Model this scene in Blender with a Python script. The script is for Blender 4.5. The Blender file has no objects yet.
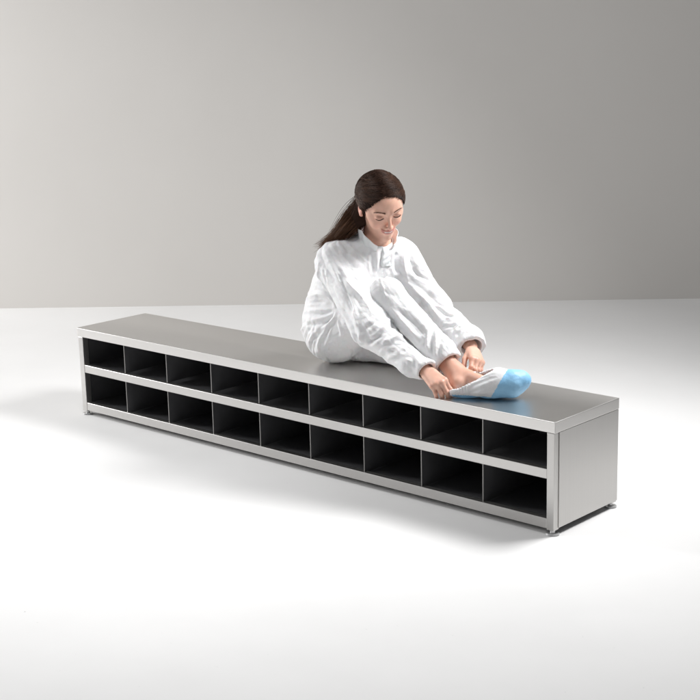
import bpy, bmesh, math, random, time
import numpy as np
from mathutils import Vector, Matrix

random.seed(7)
RNG = np.random.RandomState(11)
scene = bpy.context.scene
COL = scene.collection
T0 = time.time()

# ------------------------------------------------------------------ helpers
def V(*a): return np.array(a, dtype=np.float64)
def unit(v):
    v = np.asarray(v, float); return v / np.linalg.norm(v)

def tag(o, label=None, cat=None, group=None, kind=None):
    if label: o['label'] = label
    if cat: o['category'] = cat
    if group: o['group'] = group
    if kind: o['kind'] = kind
    return o

def empty(name, loc):
    o = bpy.data.objects.new(name, None); COL.objects.link(o)
    o.location = loc; o.empty_display_size = .05
    return o

def link_mesh(name, verts, faces, mat=None, parent=None, smooth=True, colors=None):
    me = bpy.data.meshes.new(name)
    verts = np.asarray(verts, dtype=np.float32)
    if isinstance(faces, np.ndarray):
        n, k = faces.shape
        me.vertices.add(len(verts)); me.vertices.foreach_set('co', verts.ravel())
        me.loops.add(n * k); me.loops.foreach_set('vertex_index', faces.astype(np.int32).ravel())
        me.polygons.add(n); me.polygons.foreach_set('loop_start', np.arange(0, n * k, k, dtype=np.int32))
        try: me.polygons.foreach_set('loop_total', np.full(n, k, dtype=np.int32))
        except Exception: pass
        me.update(calc_edges=True); me.validate()
    else:
        me.from_pydata([tuple(v) for v in verts], [], faces); me.update()
    me.polygons.foreach_set('use_smooth', np.full(len(me.polygons), smooth))
    if colors is not None:
        ca = me.color_attributes.new('Col', 'FLOAT_COLOR', 'POINT')
        c4 = np.ones((len(verts), 4), np.float32); c4[:, :3] = colors
        ca.data.foreach_set('color', c4.ravel())
    o = bpy.data.objects.new(name, me); COL.objects.link(o)
    if mat: me.materials.append(mat)
    if parent is not None:
        o.parent = parent
        o.matrix_parent_inverse = Matrix.Translation(parent_world(parent)).inverted()
    return o

def parent_world(p):
    l = Vector(p.location)
    if p.parent is not None: l = l  # children of meshes sit at the origin offset
    return l if p.type == 'EMPTY' else Vector((0, 0, 0))

# ---- node materials
def material(name):
    m = bpy.data.materials.new(name); m.use_nodes = True
    nt = m.node_tree; b = nt.nodes['Principled BSDF']
    return m, nt, b
def N(nt, kind, **kw):
    n = nt.nodes.new(kind)
    for k, v in kw.items():
        if k in n.inputs: n.inputs[k].default_value = v
        else: setattr(n, k, v)
    return n
def noise(nt, scale, detail=4, rough=.55, vec=None, mapscale=None):
    tc = N(nt, 'ShaderNodeTexCoord'); out = tc.outputs['Object']
    if mapscale:
        mp = N(nt, 'ShaderNodeMapping'); mp.inputs['Scale'].default_value = mapscale
        nt.links.new(out, mp.inputs['Vector']); out = mp.outputs['Vector']
    n = N(nt, 'ShaderNodeTexNoise'); n.inputs['Scale'].default_value = scale
    n.inputs['Detail'].default_value = detail; n.inputs['Roughness'].default_value = rough
    nt.links.new(out, n.inputs['Vector'])
    return n
def ramp(nt, src, stops):
    r = N(nt, 'ShaderNodeValToRGB'); el = r.color_ramp.elements
    el[0].position, el[0].color = stops[0][0], (*stops[0][1], 1)
    el[1].position, el[1].color = stops[-1][0], (*stops[-1][1], 1)
    for p, c in stops[1:-1]:
        e = el.new(p); e.color = (*c, 1)
    nt.links.new(src, r.inputs['Fac']); return r
def maprange(nt, src, a, b):
    r = N(nt, 'ShaderNodeMapRange'); r.inputs['To Min'].default_value = a; r.inputs['To Max'].default_value = b
    nt.links.new(src, r.inputs['Value']); return r
def bump(nt, b, src, strength, dist):
    bp = N(nt, 'ShaderNodeBump'); bp.inputs['Strength'].default_value = strength
    bp.inputs['Distance'].default_value = dist
    nt.links.new(src, bp.inputs['Height']); nt.links.new(bp.outputs['Normal'], b.inputs['Normal'])
    return bp
def g3(v): return (v, v, v)

def mat_steel(name, axis, base=.55, rough=.34, aniso=.4):
    m, nt, b = material(name)
    sc = {'x': (1.2, 260, 260), 'y': (260, 1.2, 260), 'z': (260, 260, 1.2)}[axis]
    n = noise(nt, 1.0, 5, .7, mapscale=sc)
    big = noise(nt, 2.2, 4, .6)
    mixv = N(nt, 'ShaderNodeMath', operation='ADD')
    mr = maprange(nt, n.outputs['Fac'], -.03, .04); mb = maprange(nt, big.outputs['Fac'], rough - .03, rough + .04)
    nt.links.new(mr.outputs[0], mixv.inputs[0]); nt.links.new(mb.outputs[0], mixv.inputs[1])
    nt.links.new(mixv.outputs[0], b.inputs['Roughness'])
    r = ramp(nt, n.outputs['Fac'], [(.25, (base * .97, base * .950, base * .925)), (.75, (base * 1.03, base * 1.01, base * .985))])
    nt.links.new(r.outputs['Color'], b.inputs['Base Color'])
    b.inputs['Metallic'].default_value = 1.0
    b.inputs['Anisotropic'].default_value = aniso
    tg = N(nt, 'ShaderNodeTangent', direction_type='RADIAL', axis={'x': 'X', 'y': 'Y', 'z': 'Z'}[axis])
    bump(nt, b, n.outputs['Fac'], .06, .0005)
    return m

# ------------------------------------------------------------------ SDF tools
def smin(a, b, k):
    h = np.maximum(k - np.abs(a - b), 0) / k
    return np.minimum(a, b) - h * h * k * .25
def smax(a, b, k): return -smin(-a, -b, k)
def cone(P, a, b, ra, rb):
    a = np.asarray(a, np.float32); b = np.asarray(b, np.float32)
    ab = b - a; t = np.clip(((P - a) @ ab) / max(float(ab @ ab), 1e-9), 0, 1)
    q = P - a - t[:, None] * ab
    return np.sqrt((q * q).sum(1)) - (ra + (rb - ra) * t)
def sph(P, c, r):
    q = P - np.asarray(c, np.float32); return np.sqrt((q * q).sum(1)) - r
def ell(P, c, r, R=None):
    q = P - np.asarray(c, np.float32)
    if R is not None: q = q @ np.asarray(R, np.float32)
    r = np.asarray(r, np.float32)
    k0 = np.sqrt(((q / r) ** 2).sum(1)); k1 = np.sqrt(((q / (r * r)) ** 2).sum(1))
    return k0 * (k0 - 1) / np.maximum(k1, 1e-6)
def bounded(P, c, R, fn):
    """evaluate fn only near a bounding sphere, a cheap lower bound elsewhere"""
    d = sph(P, c, R) + .02
    m = d < .06
    if m.any(): d = d.copy(); d[m] = fn(P[m])
    return d

def mesh_sdf(f, lo, hi, h, B=8):
    lo = np.array(lo, np.float32); n = (np.ceil((np.array(hi) - lo) / h / B).astype(int)) * B + 1
    D = np.full(n, 1.0, np.float32)
    nb = (n - 1) // B
    bi = np.stack(np.meshgrid(*[np.arange(k) for k in nb], indexing='ij'), -1).reshape(-1, 3)
    cen = lo + (bi + .5) * B * h
    dc = np.concatenate([f(c.astype(np.float32)) for c in np.array_split(cen, max(1, len(cen) // 200000))])
    act = bi[np.abs(dc) < B * h * 1.15]
    # fill the inactive inside blocks with a negative value
    Db = np.where(dc < 0, -1.0, 1.0).reshape(nb).astype(np.float32)
    D[:-1, :-1, :-1] = np.repeat(np.repeat(np.repeat(Db, B, 0), B, 1), B, 2)
    loc = np.stack(np.meshgrid(*[np.arange(B + 1)] * 3, indexing='ij'), -1).reshape(-1, 3)
    for ch in np.array_split(act, max(1, len(act) // 400)):
        idx = (ch[:, None, :] * B + loc[None]).reshape(-1, 3)
        d = f((lo + idx * h).astype(np.float32))
        D[idx[:, 0], idx[:, 1], idx[:, 2]] = d
    S = D < 0
    acc = np.zeros(np.array(n) - 1, np.int8)
    for i in (0, 1):
        for j in (0, 1):
            for k in (0, 1):
                acc += S[i:n[0] - 1 + i, j:n[1] - 1 + j, k:n[2] - 1 + k]
    cells = np.argwhere((acc > 0) & (acc < 8))
    vid = np.full(np.array(n) - 1, -1, np.int32)
    vid[cells[:, 0], cells[:, 1], cells[:, 2]] = np.arange(len(cells))
    corners = [(i, j, k) for i in (0, 1) for j in (0, 1) for k in (0, 1)]
    cd = np.stack([D[cells[:, 0] + c[0], cells[:, 1] + c[1], cells[:, 2] + c[2]] for c in corners], 1)
    sm = np.zeros((len(cells), 3), np.float32); cnt = np.zeros(len(cells), np.float32)
    for a in range(8):
        for b in range(a + 1, 8):
            A, Bc = np.array(corners[a]), np.array(corners[b])
            if np.abs(A - Bc).sum() != 1: continue
            m = (cd[:, a] < 0) != (cd[:, b] < 0)
            t = cd[m, a] / (cd[m, a] - cd[m, b])
            sm[m] += A + t[:, None] * (Bc - A); cnt[m] += 1
    verts = lo + (cells + sm / cnt[:, None]) * h
    quads = []
    for ax in range(3):
        sl0 = [slice(None)] * 3; sl1 = [slice(None)] * 3
        sl0[ax] = slice(0, n[ax] - 1); sl1[ax] = slice(1, n[ax])
        s0, s1 = S[tuple(sl0)], S[tuple(sl1)]
        e = np.argwhere(s0 != s1)
        o1, o2 = (ax + 1) % 3, (ax + 2) % 3
        ok = (e[:, o1] > 0) & (e[:, o2] > 0) & (e[:, o1] < n[o1] - 1) & (e[:, o2] < n[o2] - 1)
        e = e[ok]; flip = ~s0[e[:, 0], e[:, 1], e[:, 2]]
        def g(da, db):
            q = e.copy(); q[:, o1] -= da; q[:, o2] -= db
            return vid[q[:, 0], q[:, 1], q[:, 2]]
        q = np.stack([g(1, 1), g(0, 1), g(0, 0), g(1, 0)], 1)
        q[flip] = q[flip][:, ::-1]
        quads.append(q)
    Q = np.concatenate(quads); Q = Q[(Q >= 0).all(1)]
    return verts.astype(np.float32), Q

def vnormals(X, Q):
    nrm = np.cross(X[Q[:, 2]] - X[Q[:, 0]], X[Q[:, 3]] - X[Q[:, 1]])
    out = np.zeros_like(X)
    for k in range(4):
        for c in range(3): out[:, c] += np.bincount(Q[:, k], nrm[:, c], len(X))
    return out / np.maximum(np.linalg.norm(out, axis=1, keepdims=True), 1e-12)

def edges_of(Q):
    e = np.concatenate([Q[:, [0, 1]], Q[:, [1, 2]], Q[:, [2, 3]], Q[:, [3, 0]]])
    e.sort(1); return np.unique(e, axis=0)

def laplace(X, E, deg):
    out = np.empty_like(X)
    for c in range(X.shape[1]):
        out[:, c] = (np.bincount(E[:, 0], X[E[:, 1], c], len(X)) + np.bincount(E[:, 1], X[E[:, 0], c], len(X))) / deg - X[:, c]
    return out

def vnoise(P, s, seed=0):
    """cheap smooth value noise, -1..1"""
    q = P * s + seed * 17.13
    i = np.floor(q).astype(np.int64); f = q - i; f = f * f * (3 - 2 * f)
    out = 0
    for dx in (0, 1):
        for dy in (0, 1):
            for dz in (0, 1):
                hsh = ((i[:, 0] + dx) * 73856093) ^ ((i[:, 1] + dy) * 19349663) ^ ((i[:, 2] + dz) * 83492791)
                hsh = ((hsh & 0x7fffffff) * 1103515245 + 12345) & 0x7fffffff
                r = ((hsh >> 8) & 0xffff) / 32767.5 - 1
                w = (f[:, 0] if dx else 1 - f[:, 0]) * (f[:, 1] if dy else 1 - f[:, 1]) * (f[:, 2] if dz else 1 - f[:, 2])
                out = out + w * r
    return out

# ------------------------------------------------------------------ camera
cam = bpy.data.cameras.new('camera'); cam_o = bpy.data.objects.new('camera', cam); COL.objects.link(cam_o)
cam_o.location = (5.1318, -3.8231, 1.7100)
cam_o.rotation_euler = (1.3449, 0.0236, 0.7335)
cam.sensor_width = 36; cam.lens = 36 * 1436.73 / 700
cam.clip_start = .1; cam.clip_end = 100
scene.camera = cam_o

# ------------------------------------------------------------------ setting
m, nt, b = material('painted_floor')
n1 = noise(nt, 1.3, 5, .6); n2 = noise(nt, 38, 6, .7)
r = ramp(nt, n1.outputs['Fac'], [(.3, (.84, .835, .83)), (.7, (.88, .875, .87))])
sp = ramp(nt, n2.outputs['Fac'], [(.27, g3(.5)), (.33, g3(1))])
mx = N(nt, 'ShaderNodeMix', data_type='RGBA', blend_type='MULTIPLY'); mx.inputs['Factor'].default_value = .5
nt.links.new(r.outputs['Color'], mx.inputs['A']); nt.links.new(sp.outputs['Color'], mx.inputs['B'])
nt.links.new(mx.outputs['Result'], b.inputs['Base Color'])
rr = maprange(nt, n1.outputs['Fac'], .42, .62); nt.links.new(rr.outputs[0], b.inputs['Roughness'])
b.inputs['Specular IOR Level'].default_value = .3
bump(nt, b, n2.outputs['Fac'], .05, .001)
M_floor = m
m, nt, b = material('painted_wall')
n1 = noise(nt, .8, 4, .5); n2 = noise(nt, 90, 3, .6)
r = ramp(nt, n1.outputs['Fac'], [(.3, (.70, .675, .645)), (.7, (.73, .705, .675))])
nt.links.new(r.outputs['Color'], b.inputs['Base Color']); b.inputs['Roughness'].default_value = .8
bump(nt, b, n2.outputs['Fac'], .06, .001)
M_wall = m

wd = unit(V(.586 + 2.096, 3.724 - 1.522, 0)); wn = V(wd[1], -wd[0], 0)      # wall direction, normal to the room
w0 = V(-.755, 2.623, 0)
def quad(name, pts, mat, kind='structure'):
    o = link_mesh(name, pts, [(0, 1, 2, 3)], mat, smooth=False); tag(o, kind=kind); return o
A, Bq = w0 - wd * 7, w0 + wd * 7
fl = quad('floor', [A + wn * 9, Bq + wn * 9, Bq, A], M_floor)
prof = [(0, 3.6), (0, -.02)]
vs = []; fs = []
for (o_, z_) in prof:
    for e_ in (A, Bq): vs.append(e_ + wn * o_ + V(0, 0, z_))
for i in range(len(prof) - 1): fs.append((2 * i, 2 * i + 1, 2 * i + 3, 2 * i + 2))
wl = link_mesh('back_wall', vs, fs, M_wall, smooth=False); tag(wl, kind='structure')

# ------------------------------------------------------------------ bench
L, DP, H = 2.556, .397, .400
S_x = mat_steel('brushed_steel_long', 'x'); 
S_z = mat_steel('brushed_steel_upright', 'z')
S_top = mat_steel('brushed_steel_top', 'x', .68, .32)
S_edge = mat_steel('cut_sheet_edge', 'z', .30, .45)
m, nt, b = material('black_laminate')
n1 = noise(nt, 6, 5, .6); n2 = noise(nt, 160, 3, .6)
r = ramp(nt, n1.outputs['Fac'], [(.3, (.060, .060, .063)), (.75, (.090, .090, .095))])
nt.links.new(r.outputs['Color'], b.inputs['Base Color'])
rr = maprange(nt, n1.outputs['Fac'], .28, .42); nt.links.new(rr.outputs[0], b.inputs['Roughness'])
bump(nt, b, n2.outputs['Fac'], .06, .0006)
M_black = m
m, nt, b = material('foot_metal'); b.inputs['Base Color'].default_value = (.62, .62, .62, 1); b.inputs['Metallic'].default_value = .5
n1 = noise(nt, 60, 3); rr = maprange(nt, n1.outputs['Fac'], .2, .4); nt.links.new(rr.outputs[0], b.inputs['Roughness'])
M_foot = m

def boxes(name, lst, mat, parent, bev=.0015, seg=2):
    bm = bmesh.new()
    for (x0, y0, z0, x1, y1, z1) in lst:
        r_ = bmesh.ops.create_cube(bm, size=1)
        for v in r_['verts']:
            v.co = Vector((x0 + (v.co.x + .5) * (x1 - x0), y0 + (v.co.y + .5) * (y1 - y0), z0 + (v.co.z + .5) * (z1 - z0)))
    if bev: bmesh.ops.bevel(bm, geom=bm.edges[:] , offset=bev, segments=seg, affect='EDGES', profile=.5)
    me = bpy.data.meshes.new(name); bm.to_mesh(me); bm.free()
    for p_ in me.polygons: p_.use_smooth = False
    me.materials.append(mat)
    o = bpy.data.objects.new(name, me); COL.objects.link(o)
    o.parent = parent; o.matrix_parent_inverse = Matrix.Translation(parent_world(parent)).inverted()
    return o

bench = empty('gowning_bench', (L / 2, DP / 2, 0))
tag(bench, 'long low stainless steel bench with two rows of nine black open cubbies', 'bench')
st = .030            # stile width
zt = H - .040        # underside of the top's lip
# top: a folded sheet - deck plus lips
boxes('bench_top', [(0, 0, zt, L, DP, H)], S_top, bench, .0025, 3)
# four corner posts
for (px, py) in ((.004, .003), (L - .004 - st, .003), (.004, DP - .003 - st), (L - .004 - st, DP - .003 - st)):
    boxes('corner_post', [(px, py, .018, px + st, py + st, zt - .001)], S_z, bench)
    # levelling foot: stem and disc
    bm = bmesh.new()
    for (r1, z0, z1) in ((.009, .006, .0175), (.024, .001, .0065)):
        rr_ = bmesh.ops.create_cone(bm, cap_ends=True, segments=40, radius1=r1, radius2=r1 * .93, depth=z1 - z0)
        for v in rr_['verts']: v.co += Vector((px + st / 2, py + st / 2, (z0 + z1) / 2))
    bmesh.ops.bevel(bm, geom=[e for e in bm.edges if e.calc_face_angle(0) > .8], offset=.0012, segments=2, affect='EDGES')
    me = bpy.data.meshes.new('levelling_foot'); bm.to_mesh(me); bm.free(); me.materials.append(M_foot)
    o = bpy.data.objects.new('levelling_foot', me); COL.objects.link(o); o.parent = bench
    o.matrix_parent_inverse = Matrix.Translation(bench.location).inverted()
xi0, xi1 = .004 + st, L - .004 - st
boxes('middle_rail', [(xi0 + .0005, .004, .197, xi1 - .0005, .030, .232)], S_x, bench)
boxes('bottom_rail', [(xi0 + .0005, .004, .022, xi1 - .0005, .030, .058)], S_x, bench)
boxes('rear_rail', [(xi0 + .0005, DP - .030, .022, xi1 - .0005, DP - .004, .058)], S_x, bench)
# end panels: sheets lapped over the posts, stopping just short of the front edge
for x0 in (.0010, L - .0010 - .0026):
    boxes('end_panel', [(x0, .003 + st - .004, .024, x0 + .0026, DP - .002, zt - .001)], S_z, bench, .0006, 1)
boxes('back_panel', [(.0195, DP - .0365, .040, xi1 - .001, DP - .031, zt - .001)], M_black, bench, 0)
boxes('shelf', [(.0195, .0335, .2215, L - .0195, DP - .037, .2255)], M_black, bench, 0)
boxes('shelf', [(.0195, .0335, .0475, L - .0195, DP - .037, .0515)], M_black, bench, 0)
boxes('inner_liner', [(.0145, .034, .040, .0185, DP - .037, zt - .002)], M_black, bench, 0)
boxes('inner_liner', [(L - .0185, .034, .040, L - .0145, DP - .037, zt - .002)], M_black, bench, 0)
pitch = (2.526 - .033) / 9
for k in range(1, 9):
    xd = .033 + k * pitch
    for (z0, z1) in ((.0525, .1965), (.2327, zt - .0015)):
        dv = boxes('divider', [(xd - .0012, .0155, z0, xd + .0012, DP - .038, z1)], M_black, bench, 0)
        boxes('divider_edge', [(xd - .0021, .0120, z0 + .0005, xd + .0021, .0150, z1 - .0005)], S_edge, dv, .0005, 1)

# ------------------------------------------------------------------ person: skeleton
fwdh = V(.890, -.456, 0)
pit = math.radians(29)
Fh = unit(V(fwdh[0] * math.cos(pit), fwdh[1] * math.cos(pit), -math.sin(pit)))
Lh0 = unit(np.cross(V(0, 0, 1), Fh)); Uh0 = np.cross(Fh, Lh0)
rol = math.radians(7)
Lh = Lh0 * math.cos(rol) + Uh0 * math.sin(rol); Uh = np.cross(Fh, Lh)
# Lh: subject's left, Fh: forward, Uh: up
RH = np.stack([Lh, Fh, Uh], 1)          # local -> world
HS = 1.055
HO = V(1.606, .237, 1.038)              # head origin: between the ears at eye level
def hw(x, y, z): return HO + RH @ (V(x, y, z) * HS)

J = dict(rhip=V(1.375, .20, .505), lhip=V(1.41, .37, .505), neck=V(1.545, .262, .875),
         rsh=V(1.465, .135, .812), lsh=V(1.575, .385, .806),
         relb=V(1.712, .058, .592), rwr=V(1.968, .042, .485),
         lelb=V(1.710, .42, .616), lwr=V(1.990, .288, .528),
         knee=V(1.705, .160, .716), ank=V(2.034, .135, .466), heel=V(2.075, .100, .440), ball=V(2.195, .135, .442), toe=V(2.240, .160, .446),
         lknee=V(1.83, .40, .470), lank=V(1.58, .30, .455), ltoe=V(1.45, .27, .445))

class Hand:
    def __init__(s, W, d, n, right, curls, thumb, spread=1.0, sc=.93):
        d = unit(d); n = unit(n - d * (n @ d)); t = np.cross(n, d) if right else np.cross(d, n)
        s.W, s.d, s.n, s.t = W, d, n, t
        s.palm = []; s.fing = []
        fw = [.086, .090, .084, .076]; la = [.026, .008, -.010, -.026]
        ln = [(.040, .025, .020), (.044, .028, .021), (.040, .026, .020), (.031, .020, .018)]
        rad = [.0088, .0090, .0085, .0075]
        for i in range(4):
            m_ = W + sc * (d * fw[i] + t * la[i] + n * (.004 - .0022 * (i - 1) ** 2))
            s.palm.append((W + d * .012 + t * la[i] * .55, m_, .0155 * sc, .0118 * sc))
            ang = 0; p = m_; ch = [p]
            sp = t * la[i] * 2.2 * spread
            for j in range(3):
                ang += math.radians(curls[i][j])
                q = unit(d * math.cos(ang) - n * math.sin(ang) + sp * math.cos(ang))
                p = p + q * ln[i][j] * sc; ch.append(p)
            r0 = rad[i] * sc
            s.fing.append((ch, [r0 * 1.08, r0 * 1.0, r0 * .92, r0 * .80]))
        # thumb: metacarpal leaves the side of the palm near the wrist
        a = W + sc * (d * .022 + t * .018 - n * .004)
        c1, c2, c3 = thumb
        ch = [a]; p = a
        for (vx, l) in zip((c1, c2, c3), (.044, .033, .026)):
            q = unit(d * vx[0] + t * vx[1] + n * vx[2]); p = p + q * l * sc; ch.append(p)
        s.th = (ch, [.0150 * sc, .0108 * sc, .0100 * sc, .0082 * sc])
        s.c = W + d * .075; s.R = .15
    def sdf(s, P):
        d = cone(P, *s.palm[0])
        for c in s.palm[1:]: d = smin(d, cone(P, *c), .010)
        f = None
        for ch, r in s.fing:
            g = cone(P, ch[0], ch[1], r[0], r[1])
            for j in (1, 2): g = smin(g, cone(P, ch[j], ch[j + 1], r[j], r[j + 1]), .003)
            for j in (1, 2): g = smin(g, sph(P, ch[j] + s.n * .0012, r[j] * 1.04), .003)
            f = g if f is None else smin(f, g, .0022)
        d = smin(d, f, .009)
        ch, r = s.th
        g = cone(P, ch[0], ch[1], r[0], r[1])
        for j in (1, 2): g = smin(g, cone(P, ch[j], ch[j + 1], r[j], r[j + 1]), .004)
        return smin(d, g, .010)

rd = unit(V(2.068, .018, .443) - J['rwr'])
handR = Hand(J['rwr'] + rd * .012, rd, V(.35, -.45, .82), True,
             [(40, 28, 14), (44, 28, 14), (46, 28, 14), (48, 26, 16)],
             [(.80, .45, -.42), (.90, -.05, -.45), (.88, -.25, -.40)])
ld = unit(V(2.098, .200, .480) - J['lwr'])
handL = Hand(J['lwr'] + ld * .022, ld, V(.60, .05, .80), False,
             [(30, 40, 25), (34, 44, 25), (38, 44, 25), (42, 44, 25)],
             [(.75, .42, -.45), (.90, .10, -.42), (.92, .05, -.40)])

def head_local(q):
    ax = np.abs(q[:, 0]); s = q.copy(); s[:, 0] = ax      # symmetric
    d = ell(q, (0, -.012, .026), (.074, .088, .074))
    d = smin(d, ell(q, (0, .030, .030), (.062, .056, .054)), .03)
    d = smin(d, ell(q, (0, .034, -.030), (.0535, .050, .072)), .03)
    d = smin(d, cone(s, (.041, .004, -.052), (.011, .066, -.098), .013, .012), .034)
    d = smin(d, sph(s, (0, .074, -.098), .0135), .014)
    d = smin(d, sph(s, (.037, .060, -.036), .0190), .020)
    d = smin(d, sph(s, (.049, .045, -.012), .017), .018)
    d = smin(d, cone(s, (.010, .083, .020), (.042, .068, .022), .0070, .0065), .014)
    d = smax(d, -ell(s, (.0325, .093, .001), (.0175, .0145, .0105)), .009)
    d = smin(d, ell(s, (.0325, .0735, .000), (.0150, .0130, .0115)), .003)
    # nose
    g = cone(q, (0, .086, .008), (0, .104, -.032), .0058, .0072)
    g = smin(g, sph(q, (0, .1065, -.035), .0082), .005)
    g = smin(g, sph(s, (.0098, .0965, -.0395), .0058), .006)
    d = smin(d, g, .009)
    d = smax(d, -sph(s, (.0055, .1025, -.0460), .0026), .003)
    # mouth
    d = smin(d, ell(q, (0, .076, -.062), (.026, .0175, .020)), .016)
    zl = -.0600 + 7.5 * q[:, 0] ** 2                       # smile curve
    yl = .0935 - 13.0 * q[:, 0] ** 2
    w = np.clip(1 - (ax / .0265) ** 2, 0, 1)
    up = np.sqrt((q[:, 1] - yl) ** 2 + ((q[:, 2] - zl - .0030) * 1.25) ** 2) - .0046 * np.sqrt(w)
    lo = np.sqrt((q[:, 1] - yl + .0008) ** 2 + ((q[:, 2] - zl + .0060) * 1.05) ** 2) - .0056 * np.sqrt(w)
    up = np.where(ax > .027, 1, up); lo = np.where(ax > .024, 1, lo)
    d = smin(d, up, .003); d = smin(d, lo, .003)
    gr = np.sqrt((q[:, 1] - yl - .003) ** 2 + ((q[:, 2] - zl + .0012) * 1.0) ** 2) - .0018 * np.sqrt(w)
    d = smax(d, -np.where(ax > .025, 1, gr), .002)
    # ears
    e = ell(s, (.0745, -.004, -.012), (.0065, .0165, .0300))
    e = smax(e, -ell(s, (.0815, -.001, -.008), (.0060, .0095, .0180)), .004)
    e = smin(e, sph(s, (.0725, .004, -.036), .0065), .006)
    return smin(d, e, .005)

NB = V(1.555, .262, .862)
def head_sdf(P):
    q = (P - HO.astype(np.float32)) @ RH.astype(np.float32) / HS
    return head_local(q) * HS

def body_sdf(P):
    C = lambda a, b, r1, r2: cone(P, J[a] if isinstance(a, str) else a, J[b] if isinstance(b, str) else b, r1, r2)
    d = bounded(P, HO, .175, head_sdf)
    nk = cone(P, hw(0, -.030, -.058), NB, .044, .052)
    d = smin(d, nk, .034)
    # upper chest and shoulders follow the bent torso
    ch = ell(P, V(1.49, .27, .765), (.095, .145, .13), TR)
    t = smin(ch, cone(P, V(1.39, .275, .60), V(1.46, .27, .73), .105, .12), .06)
    t = smin(t, cone(P, J['rsh'] + V(.01, .02, 0), J['lsh'] + V(0, -.02, 0), .045, .045), .05)
    t = smin(t, cone(P, V(1.37, .21, .53), V(1.41, .36, .53), .105, .105), .06)
    t = smin(t, cone(P, NB + V(-.02, 0, -.02), NB + V(0, 0, 0), .075, .056), .03)
    d = smin(d, t, .03)
    arms = smin(C('rsh', 'relb', .046, .036), C('relb', 'rwr', .036, .0235), .02)
    arms = smin(arms, bounded(P, handR.c, handR.R, handR.sdf), .014)
    arml = smin(C('lsh', 'lelb', .046, .036), C('lelb', 'lwr', .036, .0235), .02)
    arml = smin(arml, bounded(P, handL.c, handL.R, handL.sdf), .014)
    legr = smin(C('rhip', 'knee', .075, .050), C('knee', 'ank', .050, .032), .03)
    ft = smin(C('ank', 'heel', .031, .029), C('ank', 'ball', .030, .024), .02)
    ft = smin(ft, C('ball', 'toe', .026, .017), .02)
    legr = smin(legr, ft, .02)
    legl = smin(C('lhip', 'lknee', .068, .045), C('lknee', 'lank', .042, .030), .03)
    legl = smin(legl, C('lank', 'ltoe', .030, .02), .02)
    legs = np.minimum(legr, legl)
    return np.minimum(np.minimum(smin(d, arms, .02), smin(d, arml, .02)), smin(t, legs, .03))

# torso frame: lateral axis through the shoulders, up axis along the spine
lat = unit(J['lsh'] - J['rsh']); up = unit(V(.16, -.01, .30)); up = unit(up - lat * (up @ lat)); fwt = np.cross(lat, up)
TR = np.stack([fwt, lat, up], 1)

# skin
m, nt, b = material('skin')
at = N(nt, 'ShaderNodeAttribute', attribute_name='Col')
n1 = noise(nt, 45, 4, .6); n2 = noise(nt, 700, 2, .5)
mr = ramp(nt, n1.outputs['Fac'], [(.3, (.93, .90, .89)), (.7, (1.04, 1.02, 1.02))])
mx = N(nt, 'ShaderNodeMix', data_type='RGBA', blend_type='MULTIPLY'); mx.inputs['Factor'].default_value = 1
nt.links.new(at.outputs['Color'], mx.inputs['A']); nt.links.new(mr.outputs['Color'], mx.inputs['B'])
nt.links.new(mx.outputs['Result'], b.inputs['Base Color'])
b.inputs['Roughness'].default_value = .46
b.inputs['Subsurface Weight'].default_value = .25
b.inputs['Subsurface Radius'].default_value = (1.0, .35, .18); b.inputs['Subsurface Scale'].default_value = .006
bump(nt, b, n2.outputs['Fac'], .12, .0004)
M_skin = m

def lerp(a, b, t): return a + (b - a) * t[:, None]
def sstep(a, b, x):
    t = np.clip((x - a) / (b - a), 0, 1); return t * t * (3 - 2 * t)

person = empty('person', (1.40, .25, .40))
tag(person, 'dark haired woman in white coverall sitting on the steel bench, bending over her raised foot', 'person')

bx, bq = mesh_sdf(body_sdf, (1.20, -.05, .395), (2.30, .56, 1.16), .0026)
print('body', len(bx), round(time.time() - T0, 1))
bE = edges_of(bq); bdeg = np.bincount(bE.ravel(), minlength=len(bx)).astype(float); bx = bx.astype(np.float64)
for _ in range(3): bx = bx + .45 * laplace(bx, bE, bdeg)
q = (bx - HO) @ RH / HS
ax = np.abs(q[:, 0]); zl = -.0600 + 7.5 * q[:, 0] ** 2
base = np.tile(V(.76, .465, .355), (len(bx), 1))
hd = (np.linalg.norm(q, axis=1) < .15)
ck = np.exp(-(((ax - .038) / .017) ** 2 + ((q[:, 2] + .036) / .016) ** 2)) * (q[:, 1] > .03) * hd
base = lerp(base, np.tile(V(.74, .37, .29), (len(bx), 1)), ck * .4)
ns = np.exp(-(((q[:, 0]) / .012) ** 2 + ((q[:, 2] + .037) / .010) ** 2)) * (q[:, 1] > .095) * hd
base = lerp(base, np.tile(V(.70, .36, .29), (len(bx), 1)), ns * .35)
lipm = hd & (q[:, 1] > .072) & (ax < .0255) & (q[:, 2] < zl + .0068) & (q[:, 2] > zl - .0115 * np.clip(1.15 - (ax / .026) ** 2, 0, 1))
base[lipm] = V(.58, .25, .215)
teeth = hd & (q[:, 1] > .072) & (ax < .0150) & (np.abs(q[:, 2] - zl + .0014) < .0023)
base[teeth] = V(.72, .66, .62)
lid_shade = hd * (q[:, 1] > .06) * np.exp(-(((ax - .0325) / .013) ** 2 + ((q[:, 2] - .003) / .007) ** 2))  # eye-socket shade, painted into the skin colour round the lids
base = lerp(base, np.tile(V(.46, .24, .18), (len(bx), 1)), np.clip(lid_shade, 0, 1) * .75)
earm = hd & (ax > .072) & (q[:, 2] < .03)
base[earm] = V(.70, .38, .30)
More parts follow.
